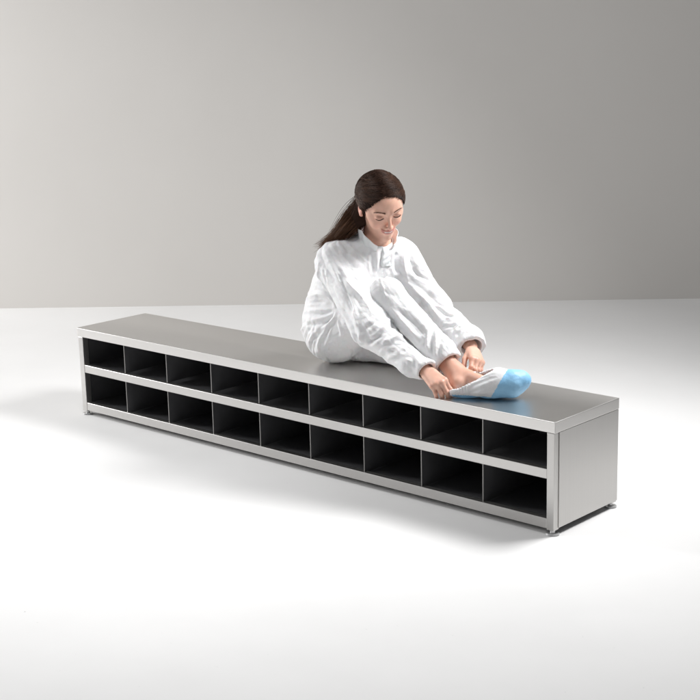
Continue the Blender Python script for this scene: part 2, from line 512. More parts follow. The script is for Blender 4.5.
for hnd in (handR, handL):
    for ch, rr_ in hnd.fing:
        for j in (0, 1, 2):
            dd = np.linalg.norm(bx - (ch[j] + hnd.n * rr_[j]), axis=1)
            base = lerp(base, np.tile(V(.60, .27, .20), (len(bx), 1)), np.exp(-(dd / .007) ** 2) * .5)
        dd = np.linalg.norm(bx - (ch[3] + hnd.n * .004), axis=1)
        base = lerp(base, np.tile(V(.68, .33, .27), (len(bx), 1)), np.exp(-(dd / .007) ** 2) * .6)
ankle_shade = np.exp(-(np.linalg.norm(bx - J['ank'], axis=1) / .07) ** 2)  # skin darkened round the ankle: shade painted into its colour
base = lerp(base, np.tile(V(.58, .29, .20), (len(bx), 1)), ankle_shade * .5)
body = link_mesh('body', bx, bq, M_skin, person, colors=base)

# fingernails: thin plates on the visible right hand
m, nt, b = material('fingernail'); b.inputs['Base Color'].default_value = (.74, .47, .41, 1)
n1 = noise(nt, 300, 2); rr = maprange(nt, n1.outputs['Fac'], .22, .34); nt.links.new(rr.outputs[0], b.inputs['Roughness'])
M_nail = m

# ------------------------------------------------------------------ coverall
def cov_sdf(P):
    # torso group
    t = ell(P, V(1.490, .268, .765), (.125, .170, .150), TR)
    t = smin(t, ell(P, V(1.415, .280, .655), (.130, .158, .135), TR), .07)
    t = smin(t, cone(P, V(1.345, .235, .60), V(1.425, .215, .765), .098, .090), .05)
    t = smin(t, cone(P, V(1.385, .225, .545), V(1.405, .35, .545), .132, .130), .06)
    t = smin(t, cone(P, J['rsh'] + V(-.002, .02, .003), J['lsh'] + V(0, -.02, .003), .066, .066), .05)
    t = smin(t, cone(P, NB + V(-.025, 0, -.035), NB + V(-.006, 0, -.010), .090, .066), .04)
    # arms
    ar = cone(P, J['rsh'], J['relb'] + V(-.018, .006, .012), .074, .070)
    ar = smin(ar, cone(P, J['relb'] + V(-.018, .006, .012), J['rwr'] + V(-.06, 0, .012), .066, .044), .04)
    ar = smin(ar, cone(P, J['rwr'] + V(-.06, 0, .012), J['rwr'] + V(.03, 0, -.002), .044, .036), .02)
    al = cone(P, J['lsh'], J['lelb'], .074, .060)
    al = smin(al, cone(P, J['lelb'], J['lwr'] + V(-.02, .01, .01), .058, .054), .04)
    al = smin(al, cone(P, J['lwr'] + V(-.03, .02, .012), J['lwr'] + V(.03, -.02, -.012), .056, .048), .03)
    # open cuffs
    nR = unit(rd); cR = J['rwr'] + nR * .012
    pl = (P - cR.astype(np.float32)) @ nR.astype(np.float32)
    ar = smax(ar, pl, .003); ar = smax(ar, -cone(P, cR - nR * .03, cR + nR * .03, .0285, .0315), .002)
    nL = unit(ld + V(.1, 0, -.25)); cL = J['lwr'] + nL * .006
    pl = (P - cL.astype(np.float32)) @ nL.astype(np.float32)
    al = smax(al, pl, .003); al = smax(al, -cone(P, cL - nL * .035, cL + nL * .03, .034, .043), .002)
    # legs
    lr = cone(P, J['rhip'] + V(.01, .005, .01), J['knee'] + V(-.012, 0, -.012), .108, .058)
    sh = unit(J['ank'] - J['knee'])
    lr = smin(lr, cone(P, J['knee'] + V(-.004, 0, -.010), J['ank'] - sh * .10, .058, .058), .04)
    lr = smin(lr, cone(P, J['ank'] - sh * .10, J['ank'], .058, .052), .03)
    cA = J['ank'] - sh * .045
    pl = (P - cA.astype(np.float32)) @ sh.astype(np.float32)
    lr = smax(lr, pl, .003); lr = smax(lr, -cone(P, cA - sh * .04, cA + sh * .04, .038, .048), .002)
    ll = cone(P, J['lhip'], J['lknee'] + V(0, 0, .005), .105, .066)
    ll = smin(ll, cone(P, J['lknee'], J['lank'], .062, .052), .04)
    ll = smin(ll, cone(P, J['lank'], J['ltoe'], .052, .045), .03)
    d = np.minimum(smin(t, ar, .035), smin(t, al, .035))
    d = np.minimum(d, smin(t, lr, .05)); d = np.minimum(d, smin(t, ll, .05))
    # neck opening
    nd = unit(hw(0, -.02, -.05) - NB)
    d = smax(d, -cone(P, NB + nd * -.005, NB + nd * .10, .054, .066), .008)
    # the bench top carries it
    d = smax(d, (.4025 - P[:, 2]), .012)
    return d

def crumple(X, Q, grow, bend, goal, iters, seed, fixmask=None, floor_z=None, amp=.0015):
    """quasi-static relaxation of an oversized sheet around its target: the surplus cloth buckles into folds"""
    X0 = X.astype(np.float64).copy(); X = X0.copy()
    E = edges_of(Q); dg = np.concatenate([Q[:, [0, 2]], Q[:, [1, 3]]])
    C_ = np.concatenate([E, dg])
    L0 = np.linalg.norm(X0[C_[:, 0]] - X0[C_[:, 1]], axis=1)
    mid = (X0[C_[:, 0]] + X0[C_[:, 1]]) * .5
    g = grow(mid, X0[C_[:, 1]] - X0[C_[:, 0]])
    Lr = L0 * (1 + g)
    deg = np.bincount(np.concatenate([E[:, 0], E[:, 1]]), minlength=len(X)).astype(float)
    cdeg = np.bincount(np.concatenate([C_[:, 0], C_[:, 1]]), minlength=len(X)).astype(float)
    Nn = vnormals(X0, Q)
    X += Nn * (amp * (vnoise(X0, 22, seed) + .7 * vnoise(X0, 55, seed + 1)))[:, None]
    vel = np.zeros_like(X)
    for it in range(iters):
        Xp = X.copy()
        X = X + vel * .88
        for sub in range(3):
            dv = X[C_[:, 1]] - X[C_[:, 0]]; ln = np.linalg.norm(dv, axis=1)
            cor = dv * ((ln - Lr) / np.maximum(ln, 1e-9) * .5)[:, None]
            acc = np.empty_like(X)
            for c in range(3):
                acc[:, c] = np.bincount(C_[:, 0], cor[:, c], len(X)) - np.bincount(C_[:, 1], cor[:, c], len(X))
            X += acc / cdeg[:, None] * 1.6
        lp = laplace(X, E, deg); l2 = laplace(lp, E, deg)
        X -= bend * l2
        X += (X0 - X) * (goal if np.isscalar(goal) else goal[:, None])
        if fixmask is not None: X[fixmask] = X0[fixmask]
        if floor_z is not None: X[:, 2] = np.maximum(X[:, 2], floor_z)
        vel = X - Xp
    return X

cx, cq = mesh_sdf(cov_sdf, (1.18, -.08, .385), (2.16, .60, 1.02), .0040)
print('coverall', len(cx), round(time.time() - T0, 1))
cE = edges_of(cq); cdeg = np.bincount(cE.ravel(), minlength=len(cx)).astype(float)

SEGS = [(J['rsh'], J['relb'], .07), (J['relb'], J['rwr'], .055), (J['lsh'], J['lelb'], .07), (J['lelb'], J['lwr'], .06),
        (J['rhip'], J['knee'], .09), (J['knee'], J['ank'], .060), (V(1.39, .28, .52), V(1.50, .27, .80), .14), (J['lhip'], J['lknee'], .09), (J['lknee'], J['lank'], .06)]
def seg_coords(P):
    """distance to, axis of and position along every limb"""
    D_, T_ = [], []
    for (a, b_, r_) in SEGS:
        ab = b_ - a; t = np.clip((P - a) @ ab / (ab @ ab), 0, 1)
        D_.append(np.linalg.norm(P - a - t[:, None] * ab, axis=1) - r_); T_.append(t)
    D_ = np.array(D_); T_ = np.array(T_)
    W_ = np.exp(-(D_ - D_.min(0)) / .012); W_ /= W_.sum(0)
    return W_, T_
def worley(P, seed):
    i0 = np.floor(P).astype(np.int64); best = np.full(len(P), 9.)
    for dx in (-1, 0, 1):
        for dy in (-1, 0, 1):
            for dz in (-1, 0, 1):
                c = i0 + np.array((dx, dy, dz))
                hsh = ((c[:, 0] * 73856093) ^ (c[:, 1] * 19349663) ^ (c[:, 2] * 83492791) ^ (seed * 2654435)) & 0x7fffffff
                j = []
                for _ in range(3):
                    hsh = (hsh * 1103515245 + 12345) & 0x7fffffff; j.append(((hsh >> 9) & 0xffff) / 65535.)
                # city-block distance: the cells meet in straight creases and have flat faces
                d = np.abs(P[:, 0] - c[:, 0] - j[0]) + np.abs(P[:, 1] - c[:, 1] - j[1]) + np.abs(P[:, 2] - c[:, 2] - j[2])
                best = np.minimum(best, d)
    return best * .70
def ridge(Q_, seed):
    """tent folds: sharp creases with nearly flat facets between them"""
    Rm = np.array([[.36, .48, -.8], [-.8, .6, 0], [.48, .64, .6]])
    return 1.05 - 1.75 * worley(Q_ @ Rm * .80, seed)
def folds(P):
    W_, T_ = seg_coords(P)
    warp = np.stack([vnoise(P, 9, 30 + k) for k in range(3)], 1) * .022
    Pw = P + warp
    out = np.zeros(len(P))
    def aniso(k, al, pe, seed, tilt=None):
        ax_ = unit(SEGS[k][1] - SEGS[k][0])
        if tilt is not None: ax_ = unit(ax_ + tilt)
        c = Pw @ ax_
        q_ = (Pw - c[:, None] * ax_) / pe + (c / al)[:, None] * ax_
        return ridge(q_, seed)
    def near(t, c, w_): return np.exp(-((t - c) / w_) ** 2)
    t = T_[0]; out += W_[0] * (.0085 * aniso(0, .22, .036, 1) * (1 - .5 * near(t, 1, .2)) + .0040 * near(t, .95, .25) * aniso(0, .045, .10, 2) + .003 * aniso(0, .05, .022, 3, V(.5, 0, .3)))
    t = T_[1]; out += W_[1] * (.0060 * aniso(1, .12, .034, 4, V(.1, 0, .6)) + .0035 * near(t, 0, .35) * aniso(1, .045, .08, 5) + .0025 * near(t, .9, .2) * aniso(1, .026, .07, 6))
    t = T_[2]; out += W_[2] * (.0060 * aniso(2, .16, .040, 7, V(.4, .3, 0)) + .0035 * near(t, .9, .3) * aniso(2, .045, .10, 8))
    t = T_[3]; out += W_[3] * (.0045 * aniso(3, .12, .036, 9) + .0040 * aniso(3, .045, .09, 10))
    t = T_[4]; out += W_[4] * (.0060 * aniso(4, .18, .045, 11) + .005 * near(t, 0, .25) * aniso(4, .10, .016, 12, V(-.8, 0, .9)))
    t = T_[5]; out += W_[5] * (.0050 * aniso(5, .20, .032, 13) + .0060 * near(t, 0, .22) * aniso(5, .10, .017, 14) + .006 * near(t, .95, .18) * aniso(5, .10, .020, 15))
    hgt = np.clip((P[:, 2] - .40) / .4, 0, 1)
    lowb = sstep(.80, .66, P[:, 2])
    out += W_[6] * (.0085 * aniso(6, .040, .16, 16) * lowb * sstep(.50, .60, P[:, 2]) + .0070 * aniso(6, .16, .050, 17) * (1 - lowb) + .0050 * sstep(.62, .52, P[:, 2]) * aniso(6, .13, .017, 18))
    out += W_[7] * .005 * aniso(7, .10, .04, 19) + W_[8] * .005 * aniso(8, .10, .04, 20)
    return out
# where the cloth is creased: course of each fold (m), half-width and height (mm)
CREASES = [
    (((1.523,0.092,0.849),(1.586,0.102,0.801),(1.594,0.173,0.763)),14,-13),
    (((1.571,0.054,0.778),(1.62,0.05,0.744),(1.669,0.05,0.712),(1.732,0.032,0.664)),8,9),
    (((1.499,0.064,0.828),(1.576,0.041,0.756),(1.643,0.024,0.698),(1.692,0.0,0.651)),7,8),
    (((1.544,0.056,0.794),(1.607,0.034,0.73),(1.666,0.008,0.666)),7,-8),
    (((1.456,0.061,0.828),(1.434,0.073,0.771),(1.43,0.107,0.707)),6,6),
    (((1.48,0.055,0.803),(1.491,0.053,0.741)),5,-5),
    (((1.272,0.152,0.635),(1.387,0.112,0.686),(1.456,0.116,0.672),(1.482,0.109,0.636)),6,8),
    (((1.272,0.151,0.616),(1.397,0.108,0.657),(1.46,0.111,0.644)),5,-7),
    (((1.288,0.131,0.601),(1.402,0.102,0.628),(1.464,0.105,0.626)),5,7),
    (((1.306,0.115,0.59),(1.418,0.098,0.614),(1.472,0.106,0.631)),5,-7),
    (((1.313,0.106,0.573),(1.41,0.092,0.595),(1.48,0.105,0.624)),5,6),
    (((1.331,0.095,0.56),(1.411,0.087,0.574),(1.462,0.096,0.596)),5,-6),
    (((1.483,0.106,0.628),(1.479,0.098,0.6),(1.422,0.086,0.56),(1.355,0.089,0.501),(1.318,0.11,0.436)),5,7),
    (((1.483,0.102,0.615),(1.445,0.09,0.563),(1.405,0.087,0.502),(1.39,0.108,0.451)),5,6),
    (((1.469,0.1,0.608),(1.408,0.084,0.548),(1.362,0.091,0.49),(1.328,0.13,0.43)),4,-6),
    (((1.486,0.102,0.616),(1.468,0.094,0.575),(1.453,0.094,0.522)),4,5),
    (((1.48,0.098,0.598),(1.454,0.091,0.553),(1.424,0.093,0.494)),4,-5),
    (((1.494,0.101,0.612),(1.51,0.102,0.564),(1.504,0.111,0.531)),4,5),
    (((1.494,0.104,0.622),(1.536,0.101,0.593),(1.684,-0.014,0.597)),5,6),
    (((1.623,0.023,0.703),(1.67,0.004,0.659),(1.711,-0.009,0.575),(1.523,0.235,0.45)),7,8),
    (((1.592,0.02,0.676),(1.669,-0.01,0.613),(1.707,0.001,0.553)),8,-10),
    (((1.357,0.091,0.572),(1.285,0.12,0.526),(1.282,0.107,0.498)),6,7),
    (((1.381,0.085,0.56),(1.328,0.096,0.516),(1.306,0.113,0.449)),5,-6),
    (((1.737,-0.002,0.56),(1.787,0.008,0.59),(1.795,0.095,0.621)),6,-10),
    (((1.529,0.237,0.461),(1.812,0.008,0.574),(1.836,0.093,0.588)),6,7),
    (((1.529,0.236,0.451),(1.847,0.004,0.542),(1.898,0.029,0.55)),5,-8),
    (((1.529,0.239,0.437),(1.848,0.002,0.523),(1.944,0.012,0.516)),5,6),
    (((1.76,-0.002,0.578),(1.786,0.035,0.62),(1.767,0.097,0.644)),6,8),
    (((1.727,-0.009,0.609),(1.758,0.023,0.637),(1.743,0.086,0.662)),6,-7),
    (((1.841,0.02,0.576),(1.867,0.047,0.574),(1.897,0.039,0.555),(1.949,0.024,0.527)),5,-7),
    (((1.907,0.038,0.55),(1.952,0.02,0.522),(1.974,0.013,0.502)),5,6),
    (((1.804,0.098,0.604),(1.857,0.091,0.578),(1.915,0.083,0.543)),5,6),
    (((1.843,0.068,0.588),(1.886,0.067,0.56),(1.955,0.039,0.531)),4,-5),
    (((1.68,-0.003,0.647),(1.736,-0.007,0.599),(1.756,0.001,0.555)),6,-6),
    (((1.618,0.229,0.78),(1.714,0.125,0.762),(1.739,0.109,0.729)),4,-8),
    (((1.622,0.245,0.776),(1.722,0.13,0.761)),4,6),
    (((1.626,0.261,0.776),(1.729,0.122,0.753)),4,-8),
    (((1.602,0.197,0.762),(1.719,0.102,0.734)),5,-6),
    (((1.611,0.214,0.776),(1.716,0.115,0.752),(1.741,0.102,0.712)),4,5),
    (((1.735,0.198,0.749),(1.791,0.147,0.714)),5,-5),
    (((1.629,0.274,0.775),(1.655,0.335,0.724),(1.709,0.354,0.666),(1.774,0.333,0.617)),6,8),
    (((1.675,0.344,0.685),(1.714,0.348,0.635),(1.9,0.143,0.636)),6,-8),
    (((1.793,0.102,0.673),(1.873,0.103,0.629),(1.921,0.098,0.593)),9,-7),
    (((1.761,0.1,0.684),(1.831,0.095,0.634),(1.901,0.09,0.584)),6,6),
    (((1.916,0.156,0.625),(1.953,0.099,0.582),(1.977,0.079,0.534)),5,-8),
    (((1.946,0.148,0.605),(1.982,0.12,0.583),(1.994,0.086,0.535)),5,-8),
    (((1.919,0.17,0.617),(1.969,0.108,0.582),(1.987,0.082,0.534)),4,7),
    (((1.932,0.109,0.599),(1.949,0.081,0.555)),4,6),
    (((1.695,0.351,0.679),(1.762,0.332,0.598),(1.951,0.134,0.602)),6,-9),
    (((1.671,0.342,0.709),(1.736,0.357,0.651),(1.833,0.31,0.605)),7,8),
    (((1.714,0.365,0.69),(1.771,0.37,0.653),(1.835,0.366,0.638)),6,-8),
    (((1.719,0.38,0.704),(1.758,0.398,0.67),(1.791,0.417,0.648)),6,7),
    (((1.761,0.354,0.643),(1.834,0.329,0.625),(1.881,0.326,0.619)),5,-8),
    (((1.844,0.296,0.578),(1.907,0.286,0.595),(1.935,0.322,0.608)),5,-8),
    (((1.994,0.134,0.579),(1.956,0.254,0.577),(1.992,0.279,0.592)),5,-7),
    (((1.962,0.163,0.594),(1.936,0.267,0.587),(1.969,0.297,0.603)),5,7),
    (((2.006,0.17,0.557),(1.991,0.244,0.564),(2.02,0.277,0.57)),6,6),
    (((1.59,0.197,0.864),(1.6,0.192,0.767)),5,-6),
    (((1.613,0.228,0.862),(1.614,0.219,0.794)),4,-5),
    (((1.604,0.214,0.863),(1.607,0.205,0.78)),4,5),
    (((1.627,0.303,0.849),(1.633,0.289,0.809),(1.631,0.302,0.757)),9,-13),
    (((1.634,0.365,0.861),(1.656,0.349,0.803),(1.69,0.361,0.735)),7,-6),
    (((1.634,0.335,0.849),(1.644,0.322,0.794),(1.656,0.336,0.727)),7,6),
    (((1.515,0.144,0.883),(1.556,0.154,0.851),(1.585,0.176,0.82)),7,6),
    (((1.487,0.101,0.879),(1.541,0.108,0.845),(1.567,0.112,0.82)),6,-6),
    (((1.66,0.345,0.781),(1.686,0.366,0.749),(1.712,0.401,0.727)),6,-7),
    (((1.663,0.366,0.801),(1.686,0.391,0.769),(1.695,0.428,0.745)),5,5),
    (((1.507,0.127,0.506),(1.496,0.167,0.462),(1.44,0.215,0.405)),5,4),
]
def crease_disp(P):
    out = np.zeros(len(P))
    for pts, w_, a_ in CREASES:
        # smooth the course
        q_ = np.array(pts)
        if len(q_) > 2:
            fine = []
            for i in range(len(q_) - 1):
                p0, p1, p2, p3 = q_[max(i - 1, 0)], q_[i], q_[i + 1], q_[min(i + 2, len(q_) - 1)]
                for t in (0, .25, .5, .75):
                    fine.append(.5 * ((2 * p1) + (p2 - p0) * t + (2 * p0 - 5 * p1 + 4 * p2 - p3) * t * t + (3 * p1 - p0 - 3 * p2 + p3) * t ** 3))
            fine.append(q_[-1]); q_ = np.array(fine)
        lo_, hi_ = q_.min(0) - .05, q_.max(0) + .05
        m_ = ((P > lo_) & (P < hi_)).all(1)
        if not m_.any(): continue
        S_ = P[m_]; best = np.full(len(S_), 9.); tt = np.zeros(len(S_)); n_ = len(q_) - 1
        for i in range(n_):
            ab = q_[i + 1] - q_[i]; t = np.clip((S_ - q_[i]) @ ab / max(ab @ ab, 1e-9), 0, 1)
            d = np.linalg.norm(S_ - q_[i] - t[:, None] * ab, axis=1)
            mm = d < best; best[mm] = d[mm]; tt[mm] = (i + t[mm]) / n_
        taper = sstep(0, .22, tt) * sstep(1, .78, tt) * .85 + .15
        x = best / (w_ * .00125)
        prof = np.exp(-np.abs(x) ** 1.05 * 1.1) - .22 * np.exp(-((x - 2.1) / .9) ** 2)
        out[m_] += a_ * .001 * prof * taper
    return out
def grow(mid, dv): return np.full(len(mid), .02)
X1 = cx.astype(np.float64)
Nn0 = vnormals(X1, cq)
for _ in range(3): Nn0 = Nn0 + .5 * laplace(Nn0, cE, cdeg)
Nn0 /= np.maximum(np.linalg.norm(Nn0, axis=1, keepdims=True), 1e-9)
cav = np.minimum.reduce([cone(cx, cR_ - n_ * .034, cR_ + n_ * .03, r0_, r1_) for cR_, n_, r0_, r1_ in (
    (J['rwr'] + unit(rd) * .012, unit(rd), .0285, .0315), (J['lwr'] + unit(ld + V(.1, 0, -.25)) * .006, unit(ld + V(.1, 0, -.25)), .034, .043),
    (J['ank'] - unit(J['ank'] - J['knee']) * .045, unit(J['ank'] - J['knee']), .038, .048))])
fo = folds(X1) * .90 + crease_disp(X1) * 1.12 + .0018 * (ridge(X1 / .030, 77) * sstep(-.2, .6, vnoise(X1, 8, 5)))
fo = fo * sstep(.0012, .006, cav) + 0
X1 = X1 + Nn0 * fo[:, None]
cx1 = crumple(X1, cq, grow, .003, .06, 7, 5, floor_z=.4015, amp=.0012)
print('crumpled', round(time.time() - T0, 1), np.abs(cx1 - X1).max())
# keep it outside the skin
def push_out(X, sdf, gap):
    for _ in range(2):
        P = X.astype(np.float32); d = sdf(P); m_ = d < gap
        if not m_.any(): break
        Q_ = P[m_]; e = .002
        G = np.stack([sdf(Q_ + np.array(v, np.float32) * e) - sdf(Q_ - np.array(v, np.float32) * e) for v in ((1, 0, 0), (0, 1, 0), (0, 0, 1))], 1)
        G /= np.maximum(np.linalg.norm(G, axis=1, keepdims=True), 1e-6)
        X[m_] += G * np.clip(gap - d[m_], 0, .01)[:, None]
    return X
cx1 = push_out(cx1, body_sdf, .002)

m, nt, b = material('white_coverall_fabric')
n1 = noise(nt, 14, 6, .62); n2 = noise(nt, 420, 3, .6); n3 = noise(nt, 5, 4, .6)
r = ramp(nt, n3.outputs['Fac'], [(.3, (.76, .76, .77)), (.7, (.80, .80, .805))])
nt.links.new(r.outputs['Color'], b.inputs['Base Color']); b.inputs['Roughness'].default_value = .62
b.inputs['Specular IOR Level'].default_value = .35
b.inputs['Subsurface Weight'].default_value = .12; b.inputs['Subsurface Scale'].default_value = .01
b.inputs['Sheen Weight'].default_value = .05
wn_ = noise(nt, 9, 3)
rg = N(nt, 'ShaderNodeTexVoronoi', feature='F1', distance='MANHATTAN'); rg.inputs['Scale'].default_value = 30
tc = N(nt, 'ShaderNodeTexCoord')
vm = N(nt, 'ShaderNodeVectorMath', operation='MULTIPLY_ADD'); vm.inputs[1].default_value = (.10, .10, .10)
nt.links.new(wn_.outputs['Color'], vm.inputs[0]); nt.links.new(tc.outputs['Object'], vm.inputs[2])
nt.links.new(vm.outputs[0], rg.inputs['Vector'])
b1 = bump(nt, b, n1.outputs['Fac'], .12, .004)
b2 = N(nt, 'ShaderNodeBump'); b2.inputs['Strength'].default_value = .36; b2.inputs['Distance'].default_value = .004
nt.links.new(rg.outputs['Distance'], b2.inputs['Height']); nt.links.new(b1.outputs['Normal'], b2.inputs['Normal'])
b3 = N(nt, 'ShaderNodeBump'); b3.inputs['Strength'].default_value = .12; b3.inputs['Distance'].default_value = .0006
nt.links.new(n2.outputs['Fac'], b3.inputs['Height']); nt.links.new(b2.outputs['Normal'], b3.inputs['Normal'])
nt.links.new(b3.outputs['Normal'], b.inputs['Normal'])
M_suit = m
suit = link_mesh('coverall', cx1, cq, M_suit, person)
tag(suit, 'crinkled white disposable coverall with loose open cuffs')
sub = suit.modifiers.new('smooth', 'SUBSURF'); sub.levels = 1; sub.render_levels = 1

# stand collar: a crinkled band round the neck, open at the throat
nd = unit(hw(0, -.02, -.05) - NB)
fr = unit(V(.93, -.35, 0) - nd * (V(.93, -.35, 0) @ nd)); sd = np.cross(nd, fr)     # towards the throat / subject's left
vs = []; NU, NV = 90, 12
for j in range(NV + 1):
    v = j / NV
    for i in range(NU + 1):
        a = math.radians(24) + (math.radians(336) - math.radians(24)) * i / NU
        hgt = .052 + .034 * min(1, max(0, (.95 - math.cos(a)) / .7))
        back = math.cos(a) < 0
        rad = .062 + .013 * v + .003 * math.sin(5 * a + 2 * v) * v + .0025 * math.sin(11 * a + 1)
        flop = max(0, math.cos(a)) ** 2
        z = -.012 + v * hgt - flop * .020 * v
        p = NB + nd * z + (fr * math.cos(a) + sd * math.sin(a)) * (rad + flop * .016 * v)
        vs.append(p)
fs = [(j * (NU + 1) + i, j * (NU + 1) + i + 1, (j + 1) * (NU + 1) + i + 1, (j + 1) * (NU + 1) + i) for j in range(NV) for i in range(NU)]
collar = link_mesh('collar', np.array(vs), fs, M_suit, suit)
so = collar.modifiers.new('thick', 'SOLIDIFY'); so.thickness = .003; so.offset = 0
sb = collar.modifiers.new('smooth', 'SUBSURF'); sb.levels = 1; sb.render_levels = 1

# front flap over the zip
vs = []; NU, NV = 10, 30
p_top, p_bot = V(1.614, .252, .874), V(1.622, .243, .800)
for j in range(NV + 1):
    v = j / NV; c_ = p_top + (p_bot - p_top) * v
    for i in range(NU + 1):
        u = (i / NU - .5); side_ = c_ + lat * (u * .040 + .0025 * math.sin(v * 7))
        P_ = side_ - fwt * .02 if fwt @ V(1, 0, 0) > 0 else side_ + fwt * .02
        dr_ = fwt if fwt @ V(1, 0, 0) > 0 else -fwt
        P_ = side_ + dr_ * .03
        for _ in range(14): P_ = P_ - dr_ * float(cov_sdf(P_[None].astype(np.float32))[0]) * .8
        edge = min(i, NU - i) / NU
        vs.append(P_ + dr_ * (.0045 - .005 * (edge < .01) + .0018 * math.sin(v * 19 + u * 5)))
fs = [(j * (NU + 1) + i, j * (NU + 1) + i + 1, (j + 1) * (NU + 1) + i + 1, (j + 1) * (NU + 1) + i) for j in range(NV) for i in range(NU)]
flap = link_mesh('zip_flap', np.array(vs), fs, M_suit, suit)
so = flap.modifiers.new('thick', 'SOLIDIFY'); so.thickness = .002; so.offset = 0

# ------------------------------------------------------------------ hair
m, nt, b = material('brown_hair')
at = N(nt, 'ShaderNodeAttribute', attribute_name='Col'); nt.links.new(at.outputs['Color'], b.inputs['Base Color'])
b.inputs['Roughness'].default_value = .42; b.inputs['Specular IOR Level'].default_value = .18
M_hair = m
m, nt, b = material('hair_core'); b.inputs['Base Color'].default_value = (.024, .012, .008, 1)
n1 = noise(nt, 120, 3); rr = maprange(nt, n1.outputs['Fac'], .8, .95); nt.links.new(rr.outputs[0], b.inputs['Roughness']); b.inputs['Specular IOR Level'].default_value = .1
M_core = m
HC = V(0, -.011, .026); HR = V(.0850, .1040, .0800)
def hair_local(q):
    d = ell(q, HC, HR)
    s = q.copy(); s[:, 0] = np.abs(s[:, 0])
    # the face stays clear: an arched hairline from temple to temple
    e2 = (np.sqrt((s[:, 0] / .0745) ** 2 + ((q[:, 2] + .020) / .0965) ** 2) - 1) * .075
    fc = np.maximum(e2, .028 - q[:, 1])
    d = smax(d, -fc, .004)
    d = smax(d, -ell(s, (.085, .008, -.018), (.024, .028, .036)), .005)   # ear notch
    d = smax(d, -(q[:, 2] + .070), .01)
    return d
def hair_sdf(P):
    return hair_local((P - HO.astype(np.float32)) @ RH.astype(np.float32) / HS) * HS
tailp = [hw(.0, -.088, -.045), V(1.530, .208, .985), V(1.480, .182, .928), V(1.398, .142, .866)]
def hair_full(P):
    d = hair_sdf(P)
    g = cone(P, hw(-.035, -.055, -.030), tailp[1], .042, .034)
    g = smin(g, cone(P, hw(.03, -.060, -.040), tailp[1], .036, .028), .02)
    g = smin(g, cone(P, tailp[1], tailp[2], .032, .018), .02)
    g = smin(g, cone(P, tailp[2], tailp[3] * .6 + tailp[2] * .4, .016, .005), .02)
    return smin(d, g, .02)
hx, hq = mesh_sdf(hair_full, (1.34, .06, .82), (1.75, .42, 1.17), .0030)
hc = np.tile(V(.022, .011, .008), (len(hx), 1))
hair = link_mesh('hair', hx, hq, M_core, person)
tag(hair, 'long dark brown hair swept back behind the ear')

# strands
SV, SF, SC = [], [], []
def add_strand(pts, r, col, col2):
    n = len(pts); base_i = len(SV)
    for i, p in enumerate(pts):
        t = unit(pts[min(i + 1, n - 1)] - pts[max(i - 1, 0)])
        u = unit(np.cross(t, V(.3, .2, .93))); w = np.cross(t, u)
        rr = r * (1 - .75 * (i / (n - 1)) ** 4)
        for k in range(3):
            a = k * 2.0944; SV.append(p + (u * math.cos(a) + w * math.sin(a)) * rr)
            SC.append(col + (col2 - col) * (i / (n - 1)))
    for i in range(n - 1):
        for k in range(3):
            a = base_i + i * 3 + k; b_ = base_i + i * 3 + (k + 1) % 3
            SF.append((a, b_, b_ + 3, a + 3))
rs = random.Random(3)
gath = unit(V(-.02, -.80, -.62))
cnt = 0
while cnt < 7000:
    # root direction on the cap
    dv_ = unit(V(rs.gauss(0, 1), rs.gauss(0, 1) + .4, rs.gauss(0, 1) + .35))
    p0 = HC + dv_ * HR
    if p0[2] < -.045 or dv_[1] < -.85: continue
    if float(hair_local(np.array([p0 * .995], np.float32))[0]) > .002: continue
    n1_ = 12; pts = []
    gd = unit(gath + V(rs.gauss(0, .22), 0, rs.gauss(0, .16)) + V(.75 * dv_[0], 0, 0) * .5)
    lk = float(vnoise(dv_[None], 5.0, 3)[0]); lk2 = float(vnoise((dv_ * V(1, .35, 1))[None], 11.0, 5)[0])
    lift = 1.0 + rs.uniform(-.004, .020) + .016 * lk + (rs.uniform(.008, .022) if rs.random() < .02 else 0)
    # partings: hair leaves a side part and drapes round the temple before it turns back
    side = 1 if dv_[0] > rs.gauss(-.12, .07) else -1
    midd = unit(V(side * .85, .05 + .35 * dv_[1], .25 + .35 * dv_[2]))
    wbl = rs.uniform(-.02, .02)
    for i in range(n1_):
        t = i / (n1_ - 1)
        a_ = (1 - t) ** 2; b_ = 2 * t * (1 - t) * .75; c_ = t * t
        d_ = unit(dv_ * a_ + midd * b_ + gd * c_ + V(0, 0, wbl) * math.sin(t * 6))
        pl_ = HC + d_ * HR * lift
        pts.append(hw(*pl_))
    end = pts[-1]
    L_ = rs.uniform(.7, 1.0); off = V(rs.gauss(0, .014), rs.gauss(0, .016), rs.gauss(0, .014)); fan = V(rs.gauss(0, .014), rs.gauss(0, .014), rs.gauss(0, .010))
    c0, c1, c2, c3 = end, tailp[1] + off * 1.5 + V(0, 0, .004), tailp[2] + off * 1.2, tailp[3] + fan
    for i in range(1, 10):
        t = i / 9 * L_
        p = c0 * (1 - t) ** 3 + 3 * c1 * t * (1 - t) ** 2 + 3 * c2 * t * t * (1 - t) + c3 * t ** 3
        pts.append(p + fan * .25 * math.sin(t * 7 + wbl * 60))
    k = rs.uniform(.7, 1.3) * (1 + .45 * lk2)
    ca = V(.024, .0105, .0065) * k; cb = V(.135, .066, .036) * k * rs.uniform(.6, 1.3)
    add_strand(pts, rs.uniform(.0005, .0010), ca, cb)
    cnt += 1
strands = link_mesh('hair_strands', np.array(SV), np.array(SF), M_hair, hair, colors=np.array(SC))

